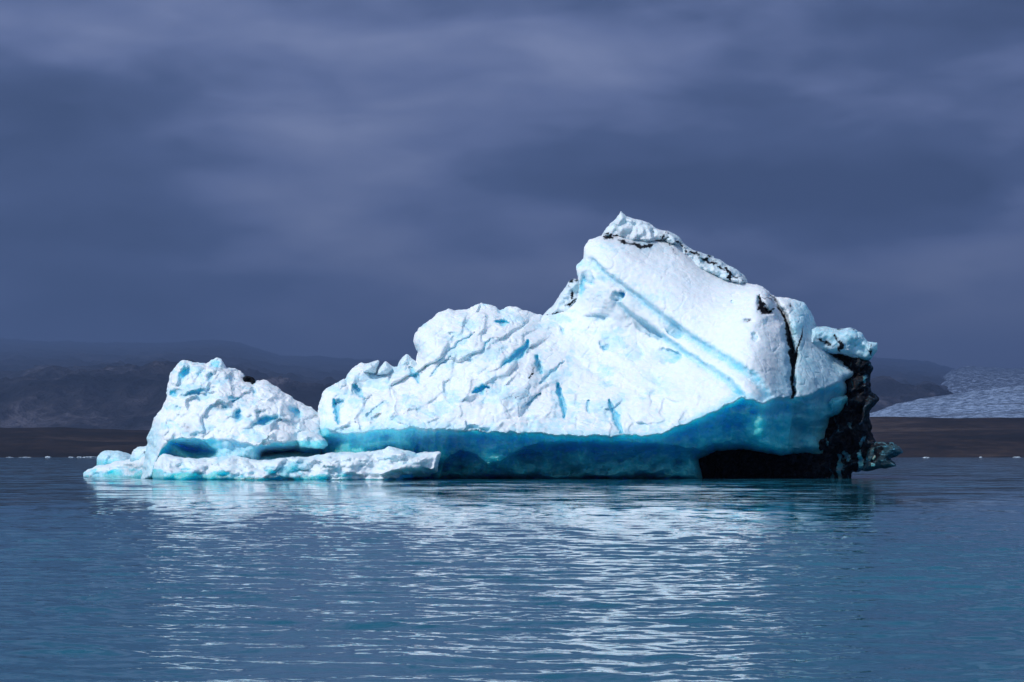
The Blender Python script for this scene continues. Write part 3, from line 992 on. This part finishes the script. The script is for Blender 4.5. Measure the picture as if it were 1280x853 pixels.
def hump_front(px, py, d):
    D = hump_up(px, py)
    wx, wy = warp(px, py, 9, 30)
    D = D - facets((wx * .9 - wy * .43) / 34, (wx * .43 + wy * .9) / 19, 11, .5, .8, .10) - facets(wx / 15, wy / 11, 12, .14, .28, .08)
    D = D + 0.25 * fbm(px / 11, py / 9, 3.1, 3, .6) * sstep(490, 470, py)
    wx, wy = warp(px, py, 2.6, 9)
    for cx, cy, rx, ry, an, dp in H_PK:
        D = D + 0.8 * dp * sstep(.1, .8, dent(wx, wy, cx, cy, rx, ry, an))
    t = py - (curve(px, HLIP) + 2.0 * fbm(px / 13, px * 0 + 1.3, 4.2, 3, 0.6))
    tp = np.clip(t, 0, None)
    base = hump_up(px, curve(px, HLIP))
    D = np.where(t > 0, base + curve(px, [(200, 1.4), (258, 1.3), (274, .3), (316, .3), (328, 1.1), (405, 1.1)]) * (1 - np.exp(-tp / 6)) + .3 * fbm(px / 20, py / 12, 1.4, 2) * sstep(0, 6, t), D)
    # two caves
    for cave, dp in (([(202, 549), (230, 548), (252, 550), (260, 555), (274, 559), (276, 566), (268, 573), (240, 574), (222, 566)], 1.8),
                     ([(322, 566), (330, 559), (350, 558), (372, 556), (378, 560), (405, 560), (402, 567), (380, 571), (324, 575)], 2.6)):
        s = poly_sd(px, py, cave)
        D = D + dp * sstep(0.0, 12.0, s)
    return D


def hump_attrs(px, py, d):
    t = py - (curve(px, HLIP) + 2.0 * fbm(px / 13, px * 0 + 1.3, 4.2, 3, 0.6))
    blue = sstep(-1.5, 3, t) * curve(px, [(200, .75), (262, .75), (280, .38), (312, .38), (330, .7), (405, .7)])
    for cx, cy, rx, ry, an, dp in H_PK:
        blue = np.maximum(blue, min(1, dp + .1) * 0.62 * sstep(0.08, 0.95, dent(*warp(px, py, 2.6, 9), cx, cy, rx * 1.15, ry * 1.15, an)))
    blue = np.maximum(blue, 0.22 * sstep(0.05, 0.5, fbm(px / 24, py / 13, 6.6, 4, 0.6)))
    blue = np.maximum(blue, 0.25 * sstep(520, 545, py) * sstep(208, 190, px))
    ash = 0.55 * dent(px, py, 235, 535, 5, 7, 30) + .5 * dent(px, py, 273, 508, 8, 4)
    s2 = poly_sd(px, py, [(322, 566), (330, 559), (350, 558), (372, 556), (378, 560), (405, 560), (402, 567), (380, 571), (324, 575)])
    ash = np.maximum(ash, 0.5 * sstep(0, 5, s2) * sstep(384, 372, px))  # coloured darker inside the second cave's outline
    s1 = poly_sd(px, py, [(240, 549), (275, 556), (272, 572), (240, 572)])
    return np.maximum(blue, .85 * sstep(0, 5, s1)), ash


SHELF = [(104, 604), (104, 591), (110, 587.5), (122, 583), (140, 578), (165, 574), (183, 566), (205, 565), (225, 569), (245, 572), (268, 571), (300, 569), (324, 573), (350, 571), (385, 570),
         (410, 566), (440, 566), (470, 562), (486, 557), (500, 562), (520, 567), (535, 566), (551, 564.5), (550, 572), (546, 590), (530, 596), (505, 597), (498, 604)]


def shelf_front(px, py, d):
    off = curve(px, [(100, 17), (150, 14), (190, 4.5), (205, 0), (560, 0)])
    fr = curve(px, [(100, -5), (190, -5.4), (300, -6.2), (420, -6.6), (500, -6.3), (550, -5.8)])
    top = curve(px, [(100, 588), (150, 583), (190, 579), (230, 581), (320, 581), (420, 578), (480, 573), (520, 567), (551, 566)])
    wob = 6.0 * fbm(px / 40, px * 0 + .7, 2.2, 4)
    t = py - (top + wob)
    # gently sloping upper side, then the wave cut front
    D = fr + off + np.where(t < 0, -t * 0.18, -0.052 * np.clip(t, 0, 20)) + 0.35 * np.exp(-(t / 5) ** 2) * fbm(px / 15, py / 8, 3.3, 3)
    notch = sstep(17, 22, t) * 0.6
    D = D + notch + 0.45 * fbm(px / 26, py / 13, 6.1, 4)
    wx, wy = warp(px, py, 7, 25)
    D = D - facets((wx * .94 - wy * .34) / 44, (wx * .34 + wy * .94) / 15, 21, .75, 1.2, .25) - facets(wx / 17, wy / 8, 22, .2, .35, .3)
    # overhanging right end
    D = D + 1.8 * sstep(0, 10, py - curve(px, [(440, 606), (480, 604), (505, 597), (530, 592), (547, 588), (551, 575)])) * sstep(430, 500, px)
    return D


def shelf_attrs(px, py, d):
    t = py - curve(px, [(100, 588), (190, 584), (320, 588), (420, 592), (480, 594), (551, 588)])
    n = fbm(px / 22, py / 8, 2.9, 3)
    blue = 0.62 * sstep(2, 9, t + 9 * n) + 0.06
    blue = np.maximum(blue, .65 * dent(px, py, 226, 593, 10, 4)) + .30 * sstep(0.15, .6, n) * .6
    blue = np.maximum(blue, .6 * dent(px, py, 362, 588, 22, 8, -25))
    return np.clip(blue, 0, .8), np.zeros_like(px)


FLANK = [(866, 604), (868, 570), (890, 556), (940, 548), (1000, 545), (1016, 500), (1030, 470), (1040, 440), (1062, 440), (1078, 443), (1088, 452), (1091, 458.5), (1089, 465), (1088, 474), (1085, 483), (1091, 492), (1099, 501), (1093, 507), (1088, 513), (1086, 523),
         (1088, 533), (1089, 543), (1095, 552), (1099, 570), (1095, 586), (1066, 588.5), (1063, 592), (1062, 604)]


def flank_front(px, py, d):
    base = tps([(870, 575, 3.2), (940, 565, 3.4), (1000, 572, 2.6), (1040, 570, 2.4), (1040, 520, 2.4), (1080, 560, 1.8), (1060, 480, 2.4), (1086, 460, 2.4), (1080, 500, 1.6), (1097, 501, 1.8), (1075, 530, 1.8), (1090, 580, 1.4),
                (950, 600, 4.6), (1060, 600, 3.0), (880, 600, 4.0)])
    D = base(px, py)
    # strata folded down the face
    st = (px * 0.45 + py * 0.9) / 15 + 1.2 * fbm(px / 30, py / 45, 0.6, 3)
    D = D - 0.34 * np.abs((st % 1) - 0.5) * 2 + 0.4 * fbm(px / 16, py / 16, 5.5, 4)
    wx, wy = warp(px, py, 6, 22)
    return D - facets((wx * .9 + wy * .43) / 17, (wx * -.43 + wy * .9) / 22, 31, .8, 1.4, .15) - facets(wx / 8, wy / 9, 32, .2, .5, .2)


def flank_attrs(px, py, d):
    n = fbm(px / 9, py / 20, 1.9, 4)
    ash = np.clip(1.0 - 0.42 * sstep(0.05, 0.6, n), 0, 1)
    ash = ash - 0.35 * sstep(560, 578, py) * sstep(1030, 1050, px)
    ash = np.maximum(ash, sstep(1045, 1025, px) * (.72 + .35 * n))  # cave side blackened: ash and its shade together in the colour
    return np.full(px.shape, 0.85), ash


def const_front(v, amp=0.3, sc=14.0, tiltx=0.0, tilty=0.0, cx=0, cy=0):
    def f(px, py, d):
        wx, wy = warp(px, py, sc * .3, sc)
        return v + tiltx * (px - cx) + tilty * (py - cy) + amp * .8 * fbm(px / sc, py / sc, cx * 0.37, 3) - facets(wx / sc / 1.7, wy / sc / 1.4, 41 + int(cx) % 7, amp * 1.2, amp * 2.2)
    return f


def streaks(lines, blue=0.1, base_ash=0.0):
    def f(px, py, d):
        ash = np.full(px.shape, base_ash)
        wx, wy = warp(px, py, 3.5, 10, 8)
        for pts, wd, v in lines:
            ash = np.maximum(ash, np.maximum(.46 * crack(wx, wy, pts, wd * 2.6), min(1, 1.35 * v) * crack(wx, wy, pts, wd)) * (0.85 + 0.5 * fbm(px / 8, py / 8, 1.3, 3)))
        return np.full(px.shape, blue), ash
    return f


def build_iceberg():
    berg = bpy.data.objects.new('iceberg', None)
    berg.location = (0, 0, 0)
    berg.empty_display_size = 2
    C.objects.link(berg)
    tag(berg, 'huge white and turquoise iceberg with tall peak, low hump and black ash flank', 'iceberg')

    def rough_body(vx, vy):
        r = curve(vx, [(400, .65), (640, .6), (700, .5), (800, .33), (960, .35), (1000, .45), (1070, .6)])
        return r * (1 - 0.45 * sstep(0, 10, vy - curve(vx, LIP)))

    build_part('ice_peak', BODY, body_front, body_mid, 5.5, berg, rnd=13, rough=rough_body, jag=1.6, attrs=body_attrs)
    build_part('ice_hump', HUMP, hump_front, tps([(190, 540, 1.2), (230, 453, 1.6), (271, 449, 1.8), (372, 502, 1.2), (405, 520, 1), (300, 600, 1.6)]), 3.5, berg, rnd=11, rough=.65, jag=2.0, attrs=hump_attrs)
    build_part('ice_shelf', SHELF, shelf_front, lambda px, py: curve(px, [(100, 19), (150, 17), (200, 5.5), (240, 2), (480, 1.0), (525, -2.6), (552, -4.6)]), 1.2, berg, rnd=5, rough=.7, jag=1.2, attrs=shelf_attrs, vd=0.1)
    o = build_part('ash_flank', FLANK, flank_front, lambda px, py: 4.0 + curve(px, [(860, 2.0), (1000, 1.0), (1060, 0), (1100, -.6)]), 4.0, berg, M_ASHICE, rnd=7, rough=.8, jag=2.2, attrs=flank_attrs)
    tag(o, 'black ash covered flank under the overhang')
    o = build_part('ice_spur', [(1078, 590), (1084, 560), (1094, 553), (1104, 552.5), (1116, 553), (1123, 559), (1128.5, 565), (1121, 569.5), (1112, 573.5), (1118, 579), (1122.5, 583.5), (1112, 585.5), (1100, 587)],
                   const_front(1.0, .2, 14, .01, 0, 1100, 570), 2.2, 1.4, berg, M_ASHICE, rnd=7, rough=.5, jag=1.2,
                   attrs=streaks([([(1090, 556), (1118, 556)], 5, .9), ([(1092, 580), (1098, 566), (1104, 558)], 7, .95)], .9, .62))
    tag(o, 'dark pointed spur jutting out just above the water')
    o = build_part('ice_knob', [(1008, 430), (1014, 410), (1021, 409), (1032, 409), (1042, 411), (1050, 412), (1060, 410.5), (1069, 412.5), (1078, 417.5), (1085, 427), (1090, 428), (1096, 429), (1096, 438), (1092, 444), (1089, 449), (1081, 452), (1066, 448), (1050, 443), (1036, 444), (1020, 446)],
                   const_front(1.2, .35, 22, .014, -.012, 1050, 430), 2.8, 2.0, berg, rnd=9, rough=.5, jag=1.0,
                   attrs=streaks([([(1021, 410), (1050, 413), (1070, 413)], 2.5, .45), ([(1044, 416), (1050, 430), (1046, 442)], 4, .7), ([(1089, 430), (1089, 446)], 1.6, .8), ([(1030, 444), (1084, 452)], 3, .9), ([(1018, 425), (1040, 432)], 5, .5)], .30))  # dark line along the lower edge paints the shadow below the knob
    tag(o, 'rounded grey blue knob sticking out to the right')
    o = build_part('summit_block', [(750, 297), (756, 288), (762, 281), (770, 272), (776.5, 263.5), (784, 271), (792, 273), (800, 275), (811, 278), (822, 286), (828, 288), (836, 289), (838, 296), (830, 301), (812, 306), (796, 306), (775, 301)],
                   const_front(4.2, .5, 16, 0, -.012, 795, 285), 5.2, 1.4, berg, rnd=9, rough=.5, jag=.8,
                   attrs=streaks([([(758, 292), (775, 297), (796, 306), (818, 304), (832, 300)], 3, .95), ([(834, 289), (824, 300)], 2.0, .6), ([(765, 283), (778, 276), (784, 272)], 1.5, .3)], .06, .04))
    tag(o, 'white summit block edged with black ash')
    o = build_part('ash_ridge', [(830, 300), (834, 288), (841, 291), (847, 294.5), (859, 309), (868, 314), (876, 316), (889, 320), (899, 325), (908, 331), (921, 337.5), (930, 346), (934, 354), (925, 358), (905, 352), (880, 343), (858, 328), (842, 314)],
                   const_front(3.9, .6, 12, -.012, -.01, 880, 325), 5.4, 1.4, berg, M_ASHICE, rnd=8, rough=.6, jag=1.2,
                   attrs=streaks([([(834, 290), (846, 300), (858, 312), (878, 322), (900, 332), (930, 352)], 3, .55), ([(880, 318), (905, 332)], 3, .5), ([(908, 335), (914, 350)], 3, .8)], .12, .12))
    tag(o, 'grey ridge streaked with black ash behind the summit')
    o = build_part('ash_veined_block', [(672, 402), (678, 395), (687, 386), (695, 376), (702, 366), (711, 353), (717, 349.5), (723, 350), (730, 356), (732, 385), (715, 400), (695, 405)],
                   const_front(5.2, .4, 13, 0, -.015, 700, 380), 6.4, 1.5, berg, rnd=8, rough=.5, jag=.8,
                   attrs=streaks([([(679, 396), (692, 391), (706, 390)], 2.4, .95), ([(713, 352), (722, 351)], 3.5, 1.), ([(711, 356), (714, 366), (711, 376), (708, 384)], 2.2, .8), ([(710, 383), (718, 378), (724, 372)], 4, .95)], .08, .14))
    tag(o, 'dark veined white block showing behind the saddle')
    build_part('ice_boulder', [(121, 588), (122, 572), (126, 567), (132, 564.5), (140, 563), (148, 563.5), (156, 565.5), (164, 568.5), (171, 573), (174, 578), (170, 590)],
               const_front(15, .3, 16, 0, -.02, 145, 575), 17.5, 1.5, berg, rnd=12, rough=.5, jag=.8, attrs=lambda px, py, d: (0.25 + .35 * sstep(572, 580, py), np.zeros_like(px)))
    build_part('ice_boulder', [(166, 590), (163, 572), (166, 562), (172, 558.5), (182, 557), (192, 556), (200, 562), (204, 590)],
               const_front(4.5, .4, 14, 0, -.02, 182, 572), 6, 1.2, berg, rnd=10, rough=.8, jag=1.0, attrs=lambda px, py, d: (0.15 + .3 * sstep(566, 578, py), np.zeros_like(px)))
    build_part('ash_rubble', [(300, 478), (303, 472), (307, 469.5), (313, 471), (318, 474), (320, 480), (312, 486)], const_front(.6, .3, 8), 1.2, .7, berg, M_ASHICE, rnd=4, rough=.4, jag=1.5, vox=1.0, vd=.06,
               attrs=lambda px, py, d: (np.zeros_like(px), np.full(px.shape, .95)))
    build_part('ice_boulder', [(370, 552), (372, 541), (378, 537.5), (388, 538), (398, 543), (405, 549), (409, 556), (404, 562), (385, 562), (374, 560)],
               const_front(-3.6, .3, 12, 0, -.03, 390, 550), -2.4, 1.2, berg, rnd=8, rough=.8, jag=1.0, attrs=lambda px, py, d: (0.1 + .55 * sstep(549, 553, py), np.zeros_like(px)))
    for poly, dd in (([(498, 470), (499, 452), (503, 447), (508, 442.5), (513, 447), (520, 452), (524, 460), (520, 472)], 1.2), ([(469, 470), (473, 462), (482, 451.5), (487, 456), (490, 461), (486, 470)], .7),
                     ([(452, 466), (458, 455), (466, 453), (474, 450.5), (472, 458), (470, 468)], .5), ([(420, 490), (424, 477), (430, 474), (436, 480), (432, 492)], .1)):
        build_part('ice_pinnacle', poly, const_front(dd - .3, .25, 9, .02, -.02, poly[3][0], poly[3][1]), dd + .5, .7, berg, rnd=5, rough=.25, jag=.5, vox=1.0, vd=.06, attrs=lambda px, py, d: (np.full(px.shape, .12), np.zeros_like(px)))
    return berg


def build_floes():
    rs = np.random.RandomState(12)
    m, k, bs = new_mat('floe_ice')
    pos = k.n('ShaderNodeNewGeometry').outputs['Position']
    k.l(k.mix(k.maprange(k.noise(pos, 0.8, 4), .4, .65), (0.30, 0.38, 0.45), (0.60, 0.68, 0.74)), bs.inputs['Base Color'])
    bs.inputs['Roughness'].default_value = .6
    left = 'pale ice floe at far left shore, '
    right = 'white ice floe on far right water, '
    specs = [(12, 8, 1.1, 1330, left + 'first one from the picture edge'), (31, 15, 1.0, 1340, left + 'long low one second from edge'),
             (60, 7, 2.2, 1300, left + 'the brightest and tallest one'), (89, 7, 1.3, 1330, left + 'small one right of the brightest floe'),
             (99, 6, 1.8, 1300, left + 'lumpy one left of the iceberg tip'), (113, 20, 2.0, 1320, left + 'long one partly behind the iceberg tip'),
             (1158, 8, 1.6, 1150, right + 'the nearest to the iceberg spur'), (1226, 3.5, 1.6, 1250, right + 'the tiny middle one'), (1271, 9, 1.6, 1350, right + 'the wide one by the picture edge')]
    for px, wpx, hpx, Y, lab in specs:
        # lumpy half-submerged floe
        n, r = 28, 12
        th = np.linspace(0, 2 * math.pi, n, endpoint=False)
        ph = np.linspace(-math.pi / 2 + .05, math.pi / 2 - .05, r)
        T, Pp = np.meshgrid(th, ph, indexing='ij')
        sd_ = rs.rand() * 50
        ux, uy, uz = np.cos(Pp) * np.cos(T), np.cos(Pp) * np.sin(T), np.sin(Pp)
        rr = 1 + .55 * fbm(ux * 1.9 + sd_, uy * 1.9, uz * 1.9, 3)
        hw, hh = wpx / 2 / FPX * Y, 0.62 * hpx / FPX * Y
        v = np.stack([(ux * rr * hw).ravel(), (uy * rr * hw * .8).ravel(), (uz * rr * hh).ravel()], 1)
        f = grid_faces(n, r)
        a = np.arange(r - 1)
        f = np.concatenate([f, np.stack([(n - 1) * r + a, a, a + 1, (n - 1) * r + a + 1], 1)])
        o = mesh_obj('ice_floe', v, f, m, smooth=False)
        o.location = ((px - CX) / FPX * Y, Y, 0)
        tag(o, lab, 'ice floe', 'small ice floes along the far shore')


build_lake()
build_land()
build_haze()
build_iceberg()
build_floes()
